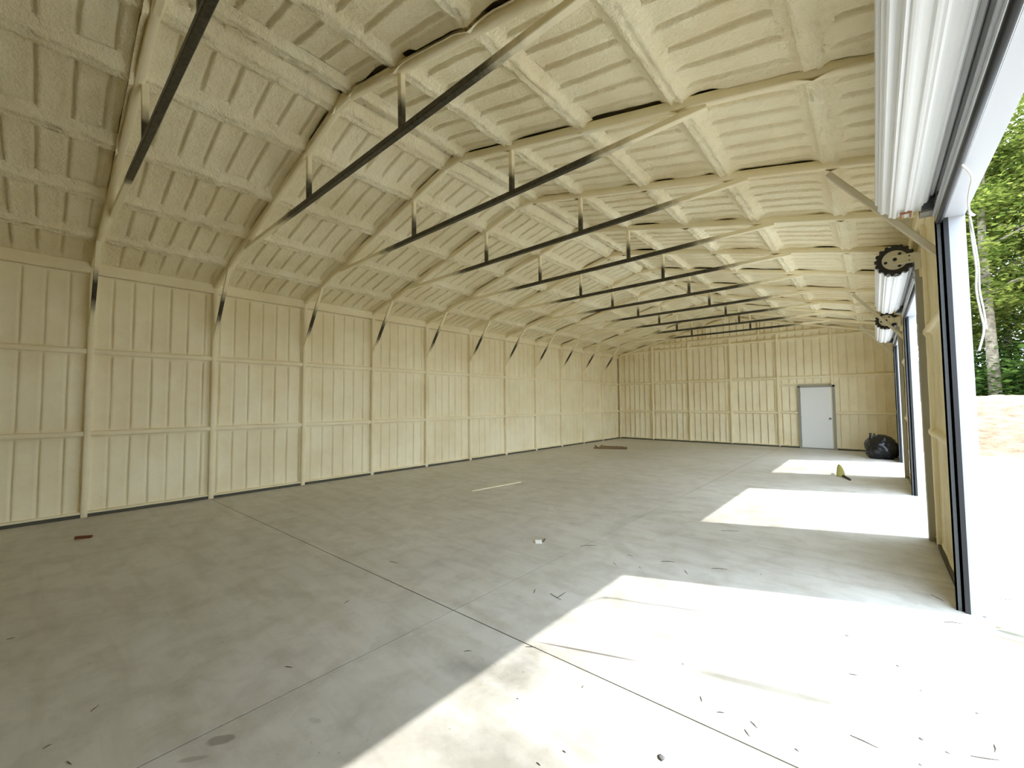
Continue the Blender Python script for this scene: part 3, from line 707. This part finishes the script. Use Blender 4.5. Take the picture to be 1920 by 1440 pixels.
for i, (x0, y0) in enumerate(PB):
    a = floor_at(x0, y0); s = 0.018 if i == 8 else R.uniform(0.006, 0.011); mb = MB(); rg = []
    for t in (0.15, 0.5, 0.85):
        rg.append([(a.x + s * math.sin(math.pi * t) * math.cos(q * math.pi / 3) * R.uniform(0.8, 1.2), a.y + s * math.sin(math.pi * t) * math.sin(q * math.pi / 3) * R.uniform(0.8, 1.2), s * 0.45 * t - 0.001) for q in range(6)])
    mb.rings(rg); tag(mb.build('pebble', 'pebble', None, True), 'small dark pebble on the concrete floor', 'pebble', 'pebbles scattered on the concrete')

# ------------------------------------------------------------------ sand mound
sm = MB(); NA, NR = 96, 34; cx, cy, rx, ry, hh = 13.4, 21.6, 6.2, 4.4, 2.0
for i in range(NR + 1):
    for j in range(NA):
        u = i / NR; a = 2 * math.pi * j / NA
        wob = 1 + 0.10 * noise.noise(Vector((math.cos(a) * 1.3, math.sin(a) * 1.3, 4)))
        x = cx + rx * u * math.cos(a) * wob; y = cy + ry * u * math.sin(a) * wob
        h = hh * (1 - u ** 2.4) ** 0.95 * (1 + 0.14 * noise.noise(Vector((x * 0.35, y * 0.35, 1)))) - 0.06
        h += (0.10 * noise.noise(Vector((x * 1.3, y * 1.3, 3))) + 0.06 * noise.noise(Vector((x * 3.1, y * 3.1, 8)))) * (1 - u ** 6)
        sm.v.append((x, y, h))
for i in range(NR):
    for j in range(NA): sm.f.append((i * NA + j, i * NA + (j + 1) % NA, (i + 1) * NA + (j + 1) % NA, (i + 1) * NA + j))
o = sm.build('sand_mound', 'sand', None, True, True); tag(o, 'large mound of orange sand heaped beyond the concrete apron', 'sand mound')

# ------------------------------------------------------------------ trees
rt = random.Random(11)
def foliage_mesh(name, n, r, zc, rz, size, clusters, mm):
    V_ = []; F_ = []
    cs = []
    for c in range(clusters):
        a = rt.uniform(0, 6.283); rr_ = math.sqrt(rt.random()) * r; z = zc + rt.uniform(-1, 1) * rz
        k = math.sqrt(max(0.06, 1 - ((z - zc) / (rz * 1.1)) ** 2)); cs.append((rr_ * k * math.cos(a), rr_ * k * math.sin(a), z, rt.uniform(0.5, 1.15)))
    for i in range(n):
        cx_, cy_, cz_, cr_ = cs[i % clusters]
        d = Vector((rt.gauss(0, 1), rt.gauss(0, 1), rt.gauss(0, 0.55))) * cr_ * 0.6
        p_ = Vector((cx_, cy_, cz_)) + d; s = size * rt.uniform(0.6, 1.3)
        a = rt.uniform(0, 6.283); t = rt.uniform(-0.9, 0.9)
        u = Vector((math.cos(a), math.sin(a), rt.uniform(-0.5, 0.3))).normalized(); v = u.cross(Vector((math.sin(t), 0.3, math.cos(t)))).normalized()
        o_ = len(V_)
        V_ += [tuple(p_ - u * s), tuple(p_ + v * s * 0.45 + Vector((0, 0, 0.08 * s))), tuple(p_ + u * s), tuple(p_ - v * s * 0.45 + Vector((0, 0, 0.08 * s)))]
        F_.append((o_, o_ + 1, o_ + 2, o_ + 3))
    me = bpy.data.meshes.new(name); me.from_pydata(V_, [], F_); me.materials.append(M[mm]); me.update(); return me
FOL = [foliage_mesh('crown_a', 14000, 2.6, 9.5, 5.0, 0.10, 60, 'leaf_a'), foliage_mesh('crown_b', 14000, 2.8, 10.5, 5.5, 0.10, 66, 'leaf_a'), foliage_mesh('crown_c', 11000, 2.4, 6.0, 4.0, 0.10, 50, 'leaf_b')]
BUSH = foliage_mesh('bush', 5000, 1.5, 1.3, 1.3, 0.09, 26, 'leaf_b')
def trunk_mesh(h, r, seed):
    g = random.Random(seed); pts = []; x = y = 0.0
    for t in range(9):
        pts.append((x, y, h * t / 8)); x += g.uniform(-0.09, 0.09); y += g.uniform(-0.09, 0.09)
    mb = MB().tube(pts, [r * (1 - 0.75 * t / 8) * (1.25 if t == 0 else 1) for t in range(9)], 10)
    for q in range(9):
        t = g.uniform(0.35, 0.95); p0 = Vector(pts[int(t * 8)]); a = g.uniform(0, 6.283); l_ = g.uniform(1.0, 2.3)
        p1 = p0 + Vector((math.cos(a) * l_ * 0.6, math.sin(a) * l_ * 0.6, 0.35 * l_)); p2 = p1 + Vector((math.cos(a + 0.4) * l_ * 0.5, math.sin(a + 0.4) * l_ * 0.5, 0.12 * l_))
        mb.tube([p0, p1, p2], [r * 0.3, r * 0.18, r * 0.06], 6)
    o = mb.build('trunk', 'bark', None, True); me = o.data; bpy.data.objects.remove(o); return me
TRK = [trunk_mesh(13, 0.17, 3), trunk_mesh(15, 0.20, 5), trunk_mesh(10, 0.13, 8)]
spots = [(12.62, 26.9, 1), (11.3, 28.4, 0), (13.0, 29.6, 1), (14.5, 28.4, 0), (16.1, 30.2, 1), (10.2, 30.0, 1), (12.2, 32.5, 2), (14.0, 33.5, 1), (15.6, 34.5, 2), (17.5, 33.0, 0), (9.0, 33.0, 0), (10.8, 36, 1), (13.1, 37.5, 0),
         (15.0, 38.5, 1), (17.0, 38, 1), (19.3, 36, 0), (19.0, 30.5, 2), (21.5, 33, 1), (24, 31, 0), (7.6, 36, 2), (27, 33, 1)]
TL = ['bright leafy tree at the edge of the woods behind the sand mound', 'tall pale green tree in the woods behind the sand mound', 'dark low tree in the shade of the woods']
for i, (x, y, kd) in enumerate(spots):
    s = rt.uniform(0.92, 1.15); t = thing('tree', TL[kd] if i else 'tree with bare grey trunk standing closest to the sand mound', 'tree', (x, y, -0.1), 'trees beyond the sand mound')
    rz_ = rt.uniform(0, 6.283)
    for me, nm in ((TRK[kd], 'trunk'), (FOL[kd], 'crown')):
        o = bpy.data.objects.new(nm, me); COL.objects.link(o); o.parent = t
        if nm == 'crown': o['kind'] = 'stuff'
    t.rotation_euler = (0, 0, rz_); t.scale = (s, s, s)
for i in range(22):
    x = 8.5 + i * 0.62 + rt.uniform(-0.3, 0.3); y = 27.6 + rt.uniform(-0.6, 5.5)
    o = bpy.data.objects.new('bush', BUSH); COL.objects.link(o); s = rt.uniform(0.8, 1.7); o.location = (x, y, -0.05); o.scale = (s, s, s * rt.uniform(0.8, 1.2)); o.rotation_euler = (0, 0, rt.uniform(0, 6.28))
    tag(o, 'dark leafy bush in the undergrowth behind the sand mound', 'bush', 'undergrowth behind the sand mound')
